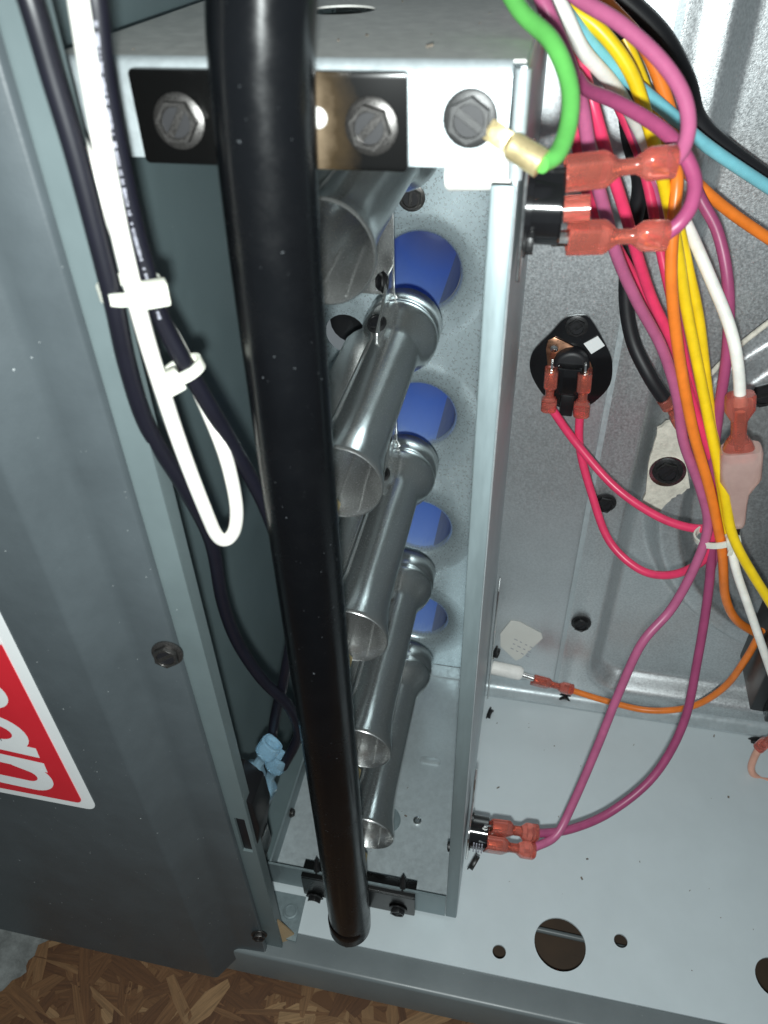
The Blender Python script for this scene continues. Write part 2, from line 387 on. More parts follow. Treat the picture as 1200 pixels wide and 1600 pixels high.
# bottom lip of the vestibule panel
lp = MB(); prof = [(YV - .2, ZD + 12), (YV - .8, ZD + 6), (YV - 2.6, ZD + 3), (YV - 5, ZD + 2), (YV - 9.5, ZD + 1.6), (YV - 9.8, ZD + .4), (YV - 4, ZD + .4), (YV + 1, ZD + 1)]
lp.rings([[(x, y, z) for y, z in prof] for x in (-9, 290)]); lp.build('panel_lip', 'galv', cab, 60)
for px, py in ((945, 785), (908, 973), (882, 1092)):
    screw(cab, P(px, py, YV - 1.6), (0, -1, 0.05), 6.2, 'blackscrew', random.random(), 'bolt')
screw(cab, P(1015, 326, YV - 1.6), (0, -1, 0.05), 6.2, 'blackscrew', .4, 'bolt')
screw(cab, P(1192, 612, YV + 3), (0, -1, 0.05), 8, 'blackscrew', .4, 'bolt')
screw(cab, P(1180, 1160, YV - 12), (0, -1, 0.05), 6.2, 'blackscrew', .4, 'bolt')
# fibre gasket torn round the collector bolt, and along the upper edge
gp = [(1028, 668), (1052, 654), (1066, 690), (1078, 760), (1062, 772), (1046, 778), (1022, 808), (1005, 795), (1010, 740), (1014, 712)]
pts = []
for i, (a, b2) in enumerate(gp):
    c, d = gp[(i + 1) % len(gp)]
    for t in (0, .25, .5, .75): pts.append((a + (c - a) * t + random.uniform(-2.5, 2.5), b2 + (d - b2) * t + random.uniform(-2.5, 2.5)))
q = [P(a, b2, YV - 3) for a, b2 in pts]
MB().plate([(p.x, p.z) for p in q], [], XZ(YV - 3), 2.4).build('gasket', 'gasket', cab, 30)
screw(cab, P(1043, 735, YV - 5), (-.1, -1, 0.1), 7.6, 'blackscrew', .9, 'bolt')
MB().lathe(P(1043, 736, YV - 4.3), (0, -1, .05), [(0, 9.2), (.8, 9.2), (.9, 6)], 28).build('washer', 'bright', cab)
MB().tube(spline([P(1098, 598, YV - 4), P(1128, 566, YV - 5), P(1158, 538, YV - 5), P(1206, 500, YV - 5)]), 1.3, 10).build('gasket_cord', 'gasket', cab)

# ------------------------------------------------------------------ blower door with its emblem
door = thing('blower_door', 'dark grey blower door panel with stepped edge and red emblem', 'door', (-250, 146, -463))
dp = [(-520, 138), (-133.5, 138), (-131.5, 138.6), (-124.5, 149.6), (-122.5, 150.6), (-120, 151), (-108.2, 151.6), (-107.4, 152.3), (-107.4, 154.6), (-110, 154.8)]
mb = MB()
vs_ = [(x, y, z) for z in (-459, 80) for x, y in dp]; n_ = len(dp)
mb.add(vs_, [(i, i + 1, n_ + i + 1, n_ + i) for i in range(n_ - 1)])
mb.add([(x, y, -459) for x, y in dp[:5]] + [(-122.5, 154.8, -456), (-520, 154.8, -456)], [tuple(range(7))])
mb.build('door_skin', 'door', door, 50)
mb = MB(); mb.box(-520, -107.6, 152.6, 154.6, -470, -455); mb.build('door_hem', 'door', door, 0)
screw(door, P(262, 1020, 150.6), (.15, -1, .1), 5.4, 'zscrew', .5)
for (px, py) in ((405, 1460),): screw(door, P(px, py, 151.2), (.2, -1, .05), 4.2, 'zscrew', 1.0)

emb = thing('emblem_sticker', 'red and white lettered emblem sticker on the dark door', 'sticker', (-188, 137.6, -293.5))
MB().plate(rrect(-221, -155.2, -293.5, -60, 5), [], XZ(137.75), .3).build('border', 'white', emb, 0)
MB().plate(rrect(-216.5, -160.4, -289.2, -64, 3.2), [], XZ(137.45), .3).build('field', 'red', emb, 0)
def ribbon(mb, pts, wd, y):
    """flat stroke: pts (u along the word, v up the letter) -> x = base + v, z = start - u"""
    n = len(pts); L_ = []; R_ = []
    for i in range(n):
        a, b2 = Vector(pts[max(i - 1, 0)]), Vector(pts[min(i + 1, n - 1)]); t = (b2 - a).normalized(); nn_ = Vector((-t.y, t.x)) * wd / 2; p = Vector(pts[i])
        L_.append(p + nn_); R_.append(p - nn_)
    k = [(p.y, y, -p.x) for p in L_] + [(p.y, y, -p.x) for p in R_]
    mb.add(k, [(i, i + 1, n + i + 1, n + i) for i in range(n - 1)])
def arc2(cx, cy, rx, ry, a0, a1, n=14): return [(cx + rx * math.cos(math.radians(a0 + (a1 - a0) * i / n)), cy + ry * math.sin(math.radians(a0 + (a1 - a0) * i / n))) for i in range(n + 1)]
ltr = {'n': (26, [[(3, 0), (5, 26)], [(4.4, 12)] + arc2(13.5, 15, 7.2, 7.8, 150, 0) + [(20, 0)]]),
       'a': (26, [arc2(10.5, 12.5, 8, 9.6, 0, 360, 28), [(19, 0), (21, 26)]]),
       'm': (42, [[(3, 0), (5, 26)], [(4.4, 12)] + arc2(12.5, 15, 6.6, 7.8, 150, 0) + [(18.5, 0)], [(19.3, 12)] + arc2(27.5, 15, 6.6, 7.8, 150, 0) + [(33.5, 0)]]),
       'd': (26, [arc2(10.5, 12.5, 8, 9.6, 0, 360, 28), [(18.6, 0), (21.4, 35)]]),
       'o': (26, [arc2(12, 12.5, 8.6, 9.6, 0, 360, 28)]),
       'G': (34, [arc2(16, 17, 12, 14.5, 50, 320, 28) + [(26, 16), (17, 16)]])}
tx = MB(); u0 = 0
tot = sum(ltr[c][0] for c in 'Goodman')
start = 283.5 - tot + 3; k_ = 0
for c in 'Goodman':
    for st in ltr[c][1]:
        ribbon(tx, [(start + u0 + u, -195.5 + v * 1.02) for u, v in st], 6.6, 137.22 - .012 * k_); k_ += 1
    u0 += ltr[c][0]
tx.build('lettering', 'white', emb, 0)

# ------------------------------------------------------------------ burner box
box = thing('burner_box', 'galvanized burner box standing open behind the black gas manifold', 'burner box', (-61, 270, ZD))
YB, YK, ZT = 187.0, 358.0, -31.6
BH = [-70 - 82 * k for k in range(5)]
hole_c = Pz(533, 15, ZT)
# top plate with rolled front edge and front flange
MB().lathe((hole_c.x, hole_c.y, ZT - 2.2), (0, 0, 1), [(0, .01), (0, 12.5), (-1, 12.5)], 32).build('hole_shade', 'rubber_and_shade', box)  # black disc added below the hole to paint its shaded interior
MB().plate([(-120, YB + 3), (-9, YB + 3), (-9, YK), (-120, YK)], [circ(hole_c.x, hole_c.y, 10.5, 36)], XY(ZT - .3), .6).build('top_plate', 'galvtop', box, 30)
prof = [(YB + 3, ZT), (YB + 1.6, ZT - .3), (YB + .5, ZT - 1.2), (YB, ZT - 3), (YB, ZT - 21.5), (YB + 1.2, ZT - 21.5), (YB + 1.2, ZT - 3.2), (YB + 3, ZT - 1.2)]
mb = MB(); mb.rings([[(x, y, z) for y, z in prof] for x in (-128, -11.6)]); mb.build('top_flange', 'galv', box, 60)
prof2 = [(YB + 4, ZT), (YB + 2, ZT - .5), (YB + .7, ZT - 2), (YB + .7, ZT - 24), (YB + 4, ZT - 24)]
MB().tube([(-9.4, YB + 2.2, ZT - 1.5), (-9.4, YB + 2.0, ZT - 24)], 1.7, 12).build('corner_bend', 'galv', box)
# back panel with five drawn collars
coll = [(-60, z) for z in BH]
sight = P(540, 522, YK)
MB().plate([(-130, ZD + 5), (-9.5, ZD + 5), (-9.5, ZT - 1), (-130, ZT - 1)], [circ(x, z, 35, 48) for x, z in coll] + [circ(sight.x, sight.z, 11, 24)], XZ(YK + .6), 1.2).build('back_panel', 'galvback', box, 30)
c0 = MB().lathe((-60, YK, BH[0]), (0, 1, 0), [(0, 35.2), (.15, 33), (.5, 30), (1.1, 27), (1.9, 24), (2.9, 21.6), (4.4, 20.2), (8, 19.6)], 40).build('inlet_collar', 'galvback', box, 80, origin=(-60, YK, BH[0]))
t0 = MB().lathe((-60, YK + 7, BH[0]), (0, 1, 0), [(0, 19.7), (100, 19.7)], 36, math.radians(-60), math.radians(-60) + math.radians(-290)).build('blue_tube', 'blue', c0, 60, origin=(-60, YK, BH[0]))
s0 = MB().lathe((-60, YK + 7, BH[0]), (0, 1, 0), [(0, 19.2), (100, 19.2)], 14, math.radians(-62), math.radians(10)).build('tube_seam', 'slate', c0, 60, origin=(-60, YK, BH[0]))
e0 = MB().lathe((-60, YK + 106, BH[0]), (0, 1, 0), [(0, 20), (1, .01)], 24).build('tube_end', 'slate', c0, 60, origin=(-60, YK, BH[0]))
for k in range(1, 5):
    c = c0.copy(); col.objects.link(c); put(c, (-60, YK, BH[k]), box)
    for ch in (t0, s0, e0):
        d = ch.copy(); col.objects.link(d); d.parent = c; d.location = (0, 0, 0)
screw(box, P(643, 308, YK - .2), (0, -1, 0), 6.4, 'zscrew', 1.55)
MB().lathe((sight.x, YK + 14, sight.z), (0, 1, 0), [(0, 12), (1, .01)], 20).build('sight_backing', 'black', box)
# right wall and its front flange; left turned-up edge; floor; front lip
MB().box(-9.8, -8.7, YB + 1.4, YK, ZD + 1.5, ZT - 1).build('right_wall', 'galv', box, 0)
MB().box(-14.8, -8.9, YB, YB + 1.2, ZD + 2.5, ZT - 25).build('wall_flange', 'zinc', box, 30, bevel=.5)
ZB = ZD + 3.2
MB().box(-115, -9.4, YB + 1.5, YK - .6, ZB - 1, ZB).build('bottom_plate', 'galv', box, 0)
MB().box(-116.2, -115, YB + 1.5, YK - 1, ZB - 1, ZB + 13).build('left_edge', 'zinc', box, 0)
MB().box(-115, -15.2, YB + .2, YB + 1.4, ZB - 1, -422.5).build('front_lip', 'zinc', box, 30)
MB().box(-114, -10, YK - 10, YK - .2, ZB + .3, ZB + 1.4).build('rear_lip', 'galv', box, 0)
a, b2 = Pz(656, 1187, ZB), Pz(688, 1192, ZB)
MB().plate(rrect(a.x, b2.x, a.y - 2.3, a.y + 2.3, 2.2), [], XY(ZB + .5), 1.4).build('raised_slot', 'galv', box, 30, bevel=.25)
c = Pz(652, 1283, ZB); MB().lathe(c, (0, 0, 1), [(0, 2.6), (1.2, 2.5), (1.3, 1.7), (.6, 1.5), (.6, .01)], 20).build('dimple', 'bright', box)
c = Pz(604, 1281, ZB); MB().lathe(c, (0, 0, 1), [(0, 8.6), (1.0, 8.4), (1.2, 7.6), (1.2, .01)], 32).build('knockout', 'zinc', box)
screw(box, Pz(455, 1270, ZB + 5), (1, 0, .2), 3, 'zscrew', .3)
for px, py, R in ((700, 1322, 3.2), (755, 333, 3)):
    screw(box, Vector((-15.4, 205 if py > 1000 else 230, P(px, py, 205 if py > 1000 else 230).z)), (-1, -.2, .1), R, 'blackscrew', .6)

# ------------------------------------------------------------------ five burners
BZ = [-82.5, -164, -244, -325, -406]
names = ['topmost burner tube, its mouth just under the top flange', 'second burner tube from the top, bell beside the uppermost visible blue inlet',
         'middle burner tube, third from the top of the stack', 'fourth burner tube down, second from the bottom of the box', 'lowest burner tube, lying just above the box floor']
YM = 206.0
def burner():
    o = Vector((-62, YM, BZ[1])); e = thing('burner', names[1], 'burner', o, 'burner tubes stacked in the burner box')
    body = MB().lathe(o, (0, 1, 0), [(.0, 14.5), (-.5, 14.9), (0, 15.4), (1.5, 15.3), (10, 13.2), (20, 11.9), (30, 11.5), (94, 11.5), (99, 12.8), (104, 15.6), (109, 17.4), (112, 17.7), (113, 17.2), (114, 17.6), (125, 17.6), (125.6, 17), (125, 16.4), (112, 16.3), (100, 11.2), (30, 10.5), (12, 12.2), (0, 14.5)], 44)
    bo = body.build('tube', 'burner', e, 50, origin=o)
    # pressed seam flanges on both sides, joined along the tube
    lf = MB(); out = [(-11.5, 22), (-21, 26), (-22, 40), (-22, 100), (-20, 106), (-17, 110), (-11.5, 104)]
    lf.plate([(o.x + a, o.y + c) for a, c in out], [], XY(o.z + 3), 1.5); lf.build('seam_flange', 'burner', e, 30, bevel=.4)
    rb = MB().tube([(o.x - 10.5, o.y + 14, o.z + 7.4), (o.x - 9.0, o.y + 30, o.z + 7.6), (o.x - 9.0, o.y + 92, o.z + 7.6), (o.x - 11, o.y + 106, o.z + 12.5)], .8, 8); rb.build('seam_ridge', 'burner', e, 60)
    # throat plate inside the mouth
    for ax_, az_ in ((-3.2, -1), (5.6, -.88)):
        k1, k2, k3 = (Vector((ax_ * f_, y_, math.copysign(math.sqrt(max(0, (r9 - .15) ** 2 - (ax_ * f_) ** 2)), az_))) for f_, y_, r9 in ((1, 1.5, 14.3), (.9, 12, 12.2), (.8, 30, 10.5)))
        MB().tube([o + k1, o + k2, o + k3], [.35, .55, .55], 8).build('inner_seam', 'burner', e, 60)
    MB().tube([o + Vector((-12, 4, -8.6)), o + Vector((-10.6, 16, -7.6)), o + Vector((-9.6, 40, -6.6))], .7, 8).build('inner_seam', 'burner', e, 60)
    # carry-over bracket by the bell, with two screws
    br = MB().plate([(o.y + 82, o.z + 8), (o.y + 104, o.z + 8), (o.y + 118, o.z + 17), (o.y + 119, o.z + 30), (o.y + 108, o.z + 30), (o.y + 98, o.z + 22), (o.y + 84, o.z + 15)], [], lambda a, c, t: (o.x - 4.6 + t, a, c), 1.3).build('carry_over_bracket', 'burner', e, 30, bevel=.35)
    MB().box(o.x - 24, o.x - 3.6, o.y + 119.4, o.y + 120.6, o.z + 16, o.z + 56).build('carry_over_plate', 'burner', e, 20, bevel=.3)
    screw(e, o + Vector((-6, 92, 15)), (-.2, -.5, .85), 4.4, 'blackscrew', .2)
    screw(e, o + Vector((-6, 108, 27)), (-.8, -.6, .2), 4.6, 'blackscrew', .9)
    return e
b0 = burner()
def copy_thing(src, o, label):
    r = src.copy(); col.objects.link(r); put(r, o, None); r['label'] = label
    for ch in list(src.children):
        c = ch.copy(); col.objects.link(c); c.parent = r
        for g_ in ch.children:
            d = g_.copy(); col.objects.link(d); d.parent = c
    return r
for k in (0, 2, 3, 4): copy_thing(b0, Vector((-62, YM, BZ[k])), names[k])

# ------------------------------------------------------------------ black gas manifold
man = thing('gas_manifold', 'glossy black gas manifold pipe standing upright before the burners', 'gas pipe', (-62.5, 167, -432))
path = [(-63.2, 167, -429)] + [(-62.8, 167, z) for z in (-420, -330, -240, -160)] + [(-62.2, 167, -100), (-61.5, 167, -60), (-60.4, 167, -34)]
path += [(-59, 167.4, -20), (-56.5, 168.4, -8), (-52, 171, 3), (-46, 175, 11), (-34, 180, 15), (-10, 190, 17), (60, 215, 18)]
MB().tube(spline(path, 6), 10.65, 40).build('pipe', 'pipe', man, 60)
MB().lathe((-63.2, 167, -434.5), (0, 0, 1), [(0, .01), (0, 7.4), (.8, 8.6), (4, 9.2), (4.6, 10.9), (10, 10.95), (16, 10.95), (16.6, 10.6)], 40).build('end_cap', 'pipe', man, 40)
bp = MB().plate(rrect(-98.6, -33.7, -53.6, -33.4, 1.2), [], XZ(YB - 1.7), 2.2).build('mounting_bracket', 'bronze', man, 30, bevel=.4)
MB().tube([(-62.6, 174, -43.5), (-62.6, 184.4, -43.5)], 5, 16).build('weld_stub', 'bracket', man)
MB().lathe(P(496, 184, YB - 2.7), (0, -1, 0), [(0, 2.4), (.8, 2.0), (1.2, 1.2), (1.3, .01)], 20).build('rivet', 'ceramic', man)
screw(man, P(281, 189, YB - 3), (.12, -1, .1), 6.1, 'zscrew', 1.0); screw(man, P(581, 197, YB - 3), (.0, -1, .05), 6.1, 'zscrew', .8)
lb = MB().plate(rrect(-95, -31.6, -445.4, -425.5, 1), [], XZ(YB - 1.2), 2.2); lb.build('lower_bracket', 'bracket', man, 30, bevel=.4)
MB().box(-95, -31.6, YB - 2.2, YB + 7, -425.4, -423.9).build('bracket_lip', 'bracket', man, 30, bevel=.3)
MB().tube([(-63, 174, -436), (-63, 184.6, -436)], 5, 16).build('lower_stub', 'bracket', man)
for px, py in ((492, 1402), (622, 1420)):
    p = P(px, py, YB - 2.6); screw(man, p, (0, -1, -.1), 5.2, 'blackscrew', .3)
    q = Vector((p.x + 2, YB + 2, -420.5))
    MB().tube([q + Vector((0, 0, -4)), q + Vector((0, 1, 4)), q + Vector((0, 1.6, 8))], [2.2, 1.7, .3], 10).build('screw_tip', 'blackscrew', man)
for z in BZ:
    MB().lathe((-62.6, 175, z), (0, 1, 0), [(0, 5.4), (9, 5.4), (9.5, 4.2), (20, 3.6), (21, 1)], 6, cap=True).build('orifice_spud', 'brass', man, 20)

# ------------------------------------------------------------------ ground screw and ring terminal
gs = thing('ground_screw', 'dark slotted ground screw on the bright top flange', 'screw', (-19.7, YB - 2, -49))
screw(gs, P(735, 185, YB - .4), (0, -1, .03), 6.1, 'screw', -.6, 'head')
rt = thing('ring_terminal', 'brass ring terminal crimped to the green ground wire', 'terminal', P(800, 235, YB - 2.5))
a, b2, c = P(762, 200, YB - 1.3), P(800, 227, YB - 3), P(846, 256, YB - 5)
MB().obox((a + b2) / 2, b2 - a, Vector((0, -1, .2)), (b2 - a).cross(Vector((0, -1, .2))), (b2 - a).length / 2, .5, 2.3).build('tongue', 'brass', rt, 30, bevel=.3)
MB().tube([b2 - (c - b2) * .15, b2, c], [1.8, 2.9, 3.1], 20).build('barrel', 'brass', rt)
sl = thing('ceramic_insulator', 'white ceramic insulator showing under the top flange', 'insulator', P(742, 275, 199))
MB().tube([P(697, 274, 199), P(702, 274, 199), P(790, 272, 199), P(800, 272, 199)], [3.0, 3.6, 3.6, 3.4], 20).build('sleeve', 'ceramic', sl)

# ------------------------------------------------------------------ connectors
def connector(name, label, p0, p1, upv, mat='cred', sc_=1.0, group=None, metalc='copper', style='flag'):
    p0, p1 = Vector(p0), Vector(p1); ax = p1 - p0; Ln = ax.length; t = ax.normalized(); up = (upv - t * t.dot(upv)).normalized(); sd = t.cross(up)
    e = thing(name, label, 'connector', (p0 + p1) / 2, group)
    secs = [(.03, 3.4, 1.6, 9), (0, 3.6, 1.9, 9), (0, 4.2, 2.5, 9), (.015, 4.4, 2.7, 9), (.36, 4.4, 2.7, 9), (.40, 4.1, 2.6, 6), (.49, 2.2, 1.9, 3), (.51, 2.0, 1.8, 3), (.64, 2.0, 1.8, 3), (.66, 2.3, 2.0, 3), (.75, 4.1, 3.1, 3), (.78, 4.2, 3.2, 3), (.985, 4.2, 3.2, 3), (1.0, 4.0, 3.0, 3), (1.0, 3.3, 2.5, 2.4), (.94, 2.9, 2.2, 2)]
    rg = []
    for s_, a, b2, ex in secs:
        ring = []
        for k in range(32):
            th = k * math.pi / 16; cs, sn = math.cos(th), math.sin(th)
            ring.append(p0 + ax * s_ + up * (a * sc_ * math.copysign(abs(cs) ** (2 / ex), cs)) + sd * (b2 * sc_ * math.copysign(abs(sn) ** (2 / ex), sn)))
        rg.append(ring)
    sh = MB().rings(rg).build('sleeve', mat, e, 28)
    MB().tube([p0 + ax * .42, p0 + ax * .7], 1.5 * sc_, 12).build('crimp', metalc, sh)
    MB().obox(p0 + ax * .17, t, up, sd, Ln * .15, 2.9 * sc_, 1.1 * sc_).build('receptacle', metalc, sh, 30, bevel=.2)
    MB().obox(p0 - t * 1.6, t, up, sd, 2.4, 2.5 * sc_, .45).build('blade', 'bright', e, 20)
    return e
UPV = Vector((0, -.35, 1))
# upper rollout switch on the box side
ru = thing('rollout_switch', 'black rollout switch with red reset button, high on the box side', 'switch', P(850, 335, 213))
cc = P(838, 322, 213); X = Vector((1, 0, 0))
MB().box(-7.6, -6.6, 198, 228, cc.z - 15, cc.z + 13).build('mounting_plate', 'bright', ru, 20, bevel=.3)
MB().lathe(Vector((-6.6, cc.y, cc.z)), X, [(0, 11.5), (1.5, 11.5), (1.6, 9.6), (8.6, 9.6), (9.2, 9), (9.2, .01)], 36).build('body', 'gloss', ru, 40)
pb = P(881, 327, 213); MB().tube([pb, P(922, 325, 213)], 3.4, 20).build('reset_button', 'cred', ru, 40)
MB().tube([P(846, 326, 213), P(882, 327, 213)], 2.2, 16).build('button_stem', 'bright', ru)
for py in (272, 372): MB().obox(P(868, py, 213), X, Vector((0, 1, 0)), Vector((0, 0, 1)), 3.4, 2.4, .5).build('blade', 'bright', ru, 20)
screw(ru, Vector((-6.4, 204, P(838, 372, 207).z)), (1, 0, 0), 4.2, 'blackscrew', .4)
connector('spade_connector', 'upper red spade connector on the rollout switch beside the green wire', P(882, 272, 213), P(1056, 252, 218), UPV, sc_=.95)
connector('spade_connector', 'red spade connector below the reset button, its pink wire curling back', P(886, 372, 213), P(1043, 368, 217), UPV, sc_=.95)

# lower rollout switch
YR = 206
rlw = thing('rollout_switch', 'black rollout switch low on the box side near the deck', 'switch', P(742, 1320, YR))
cc = P(742, 1308, YR)
MB().plate(rrect(cc.y - 8, cc.y + 26, cc.z - 14, cc.z + 14, 6), [], lambda a, c, t: (-6.6 + t, a, c), 1).build('mounting_plate', 'bright', rlw, 30, bevel=.3)
MB().lathe(Vector((-6.2, cc.y + 3, cc.z)), X, [(0, 9.6), (1, 9.6), (1.1, 8.4), (8.8, 8.4), (9.4, 7.8), (9.4, .01)], 32).build('body', 'gloss', rlw, 40)
pk = MB()
for k in range(16): pk.obox(Vector((-6.2 + 2.6 + (k % 4) * 1.4, cc.y + 3 - 8.45 * math.cos(.2 + .0 * k), cc.z - 4 + (k // 4) * 2.4)), X, Vector((0, 0, 1)), Vector((0, 1, 0)), .35, random.uniform(.4, .9), .3)
pk.build('print', 'ink', rlw, 0)
screw(rlw, P(737, 1345, YR), (1, -.4, -.2), 5, 'blackscrew', .4)
MB().box(-6.8, -5.8, YR + 2, YR + 8, P(745, 1260, YR).z, P(745, 1225, YR).z).build('bracket_finger', 'bright', rlw, 20, bevel=.3)
connector('spade_connector', 'upper orange red spade connector on the low rollout switch by the deck', P(766, 1293, YR + 2), P(838, 1302, YR + 6), Vector((0, -.3, 1)), sc_=1.35)
connector('spade_connector', 'bottom orange red spade connector nearest the deck below its twin', P(758, 1318, YR - 3), P(834, 1330, YR + 0), Vector((0, -.3, 1)), sc_=1.3)

# limit switch on the vestibule panel
lim = thing('limit_switch', 'limit switch on a black rounded plate with two red wires', 'switch', P(893, 620, YV - 3))
lc = P(898, 572, YV)
hp = []
for (a, b2) in ((903, 492), (922, 497), (950, 545), (957, 570), (953, 600), (935, 622), (915, 635), (893, 640), (868, 632), (846, 612), (829, 580), (832, 550), (860, 520), (882, 497)): hp.append(P(a, b2, YV - 1.5))
hs = spline(hp + [hp[0]], 4)[:-1]
MB().plate([(p.x, p.z) for p in hs], [], XZ(YV - 1.3), 2.2).build('plate', 'gloss', lim, 30, bevel=.4)
screw(lim, P(901, 510, YV - 2.4), (0, -1, .05), 5.4, 'blackscrew', .7)
cen = P(893, 566, YV - 3); 
br = [P(a, b2, YV - 3.4) for a, b2 in ((853, 545), (856, 532), (866, 527), (880, 533), (905, 546), (920, 560), (926, 575), (924, 596), (858, 592))]
MB().plate([(p.x, p.z) for p in br], [], XZ(YV - 3.2), 1).build('bracket', 'copper', lim, 30, bevel=.25)
MB().lathe(P(866, 544, YV - 3.8), (0, -1, 0), [(0, 2.2), (1, 1.8), (1.3, .01)], 18).build('rivet', 'bright', lim)
MB().lathe(cen, (0, -1, 0), [(0, 8.6), (5, 8.6), (6, 8), (6.4, 6.5), (6.6, .01)], 32).build('bimetal_cup', 'rubber_and_shade', lim, 50)
a = P(889, 590, YV - 10); MB().obox(a, X, Vector((0, 1, 0)), Vector((0, 0, 1)), 6, 5, 7).build('body', 'gloss', lim, 30, bevel=.8)
MB().obox(P(886, 628, YV - 8), X, Vector((0, 1, 0)), Vector((0, 0, 1)), 3.2, 4, 6).build('tail', 'black', lim, 30, bevel=.6)
q = [P(912, 537, YV - 3), P(934, 525, YV - 3), P(945, 540, YV - 3), P(924, 553, YV - 3)]
MB().plate([(p.x, p.z) for p in q], [], XZ(YV - 2.9), .5).build('paper_tag', 'white', lim, 0)
lcon1 = connector('flag_connector', 'left red connector on the limit switch', P(862, 577, YV - 13), P(857, 640, YV - 16), Vector((0, -1, .3)), sc_=1.2)
lcon2 = connector('flag_connector', 'right red connector on the limit switch below its white tag', P(914, 580, YV - 13), P(908, 648, YV - 16), Vector((0, -1, .3)), sc_=1.25)

# flame sensor at the foot of the panel, with its label
fs = thing('flame_sensor', 'white ceramic flame sensor at the foot of the back panel', 'sensor', P(795, 1055, 330))
MB().tube([P(770, 1043, 334), P(812, 1052, 332), P(815, 1053, 332)], [4.6, 4.6, 3.8], 20).build('ceramic', 'ceramic', fs)
MB().tube([P(812, 1053, 332), P(834, 1060, 331)], 2.2, 12).build('terminal', 'bright', fs)
MB().box(-6.8, -5.8, 318, 330, P(770, 1080, 325).z, P(770, 910, 325).z).build('mounting_tab', 'bright', fs, 30, bevel=.4)
for px, py in ((780, 1020), (768, 1115)): screw(fs, Vector((-5, 326, P(px, py, 326).z)), (1, -.3, 0), 4.6, 'blackscrew', .2)
connector('spade_connector', 'red connector joining the orange wire to the flame sensor', P(832, 1062, 331), P(894, 1078, 332), Vector((0, -.5, 1)), sc_=1.1)
lab = [P(a, b2, YV - .6) for a, b2 in ((782, 990), (798, 970), (812, 972), (846, 990), (848, 997), (815, 1028), (806, 1032), (782, 1010))]
lb = MB().plate([(p.x, p.z) for p in lab], [], XZ(YV - .5), .5).build('paper_label', 'label', None, 0)
tag(lb, 'small cream paper label stuck on the back panel above the flame sensor', 'label')
pk = MB()
for k in range(3):
    for j in range(4):
        a = P(797 + 8 * j + 3 * k, 1012 + 4 * j - 7 * k, YV - .9); c = P(803 + 8 * j + 3 * k, 1015 + 4 * j - 7 * k, YV - .9)
        pk.obox((a + c) / 2, c - a, Vector((0, 1, 0)), (c - a).cross(Vector((0, 1, 0))), random.uniform(.7, 1.3), .05, .28)
tag(pk.build('print', 'ink', lb, 0), kind='stuff')

# inline pink disconnect on the white wire
ic = thing('inline_connector', 'red and clear pink inline connector hanging under the white wire', 'connector', P(1155, 800, 287))
YI = 287
def loft(mb, secs, ex=2.6):
    rg = []
    for (px, py, a, b2) in secs:
        p = P(px, py, YI); t = (P(1152, 820, YI) - P(1157, 620, YI)).normalized(); e1 = Vector((1, 0, 0)); e1 = (e1 - t * e1.dot(t)).normalized(); e2 = t.cross(e1); ring = []
        for k in range(24):
            th = k * math.pi / 12; cs, sn = math.cos(th), math.sin(th)
            ring.append(p + e1 * a * math.copysign(abs(cs) ** (2 / ex), cs) + e2 * b2 * math.copysign(abs(sn) ** (2 / ex), sn))
        rg.append(ring)
    return mb.rings(rg)
s1 = loft(MB(), [(1157, 616, 5.2, 3.6), (1157, 620, 5.8, 4), (1156, 640, 5.8, 4), (1155, 656, 3.2, 3), (1154, 680, 3.0, 3), (1154, 690, 5.0, 3.6), (1154, 700, 6.2, 4), (1155, 715, 6.2, 4)]).build('red_half', 'cred', ic, 40)
MB().tube([P(1156, 640, YI), P(1154, 712, YI)], 1.7, 12).build('crimp', 'copper', s1)
s2 = loft(MB(), [(1158, 700, 7.6, 5), (1158, 704, 8.2, 5.4), (1156, 745, 8.2, 5.4), (1154, 768, 4.2, 3.8), (1152, 785, 3.8, 3.6), (1150, 815, 3.6, 3.4), (1149, 820, 3.2, 3)], 4).build('clear_half', 'cclear', ic, 40)
MB().tube([P(1149, 816, YI), P(1147, 836, YI)], 2.3, 14).build('crimp', 'bright', ic)
# dark wire's red terminal behind the bundle
connector('spade_connector', 'red terminal on the black wire half hidden behind the bundle', P(1068, 672, 318), P(1036, 622, 318), Vector((0, -1, .3)), sc_=1.0)
# right edge: connector with peach wire, and black control box
connector('spade_connector', 'dark red connector with a peach wire at the right picture edge', P(1225, 1135, 318), P(1186, 1168, 316), Vector((0, -.4, 1)), sc_=1.1)
kb = thing('control_box', 'black box edge at the right, behind the white wire', 'box', P(1200, 1100, 300))
a, b2 = P(1171, 1110, 296), P(1166, 965, 296)
MB().box(a.x, a.x + 90, 296, 336, a.z, b2.z + 18).build('shell', 'black', kb, 30, bevel=1.2)
MB().box(a.x + 6, a.x + 80, 288, 296.5, a.z + 2, a.z + 26).build('lip', 'gloss', kb, 30, bevel=.8)

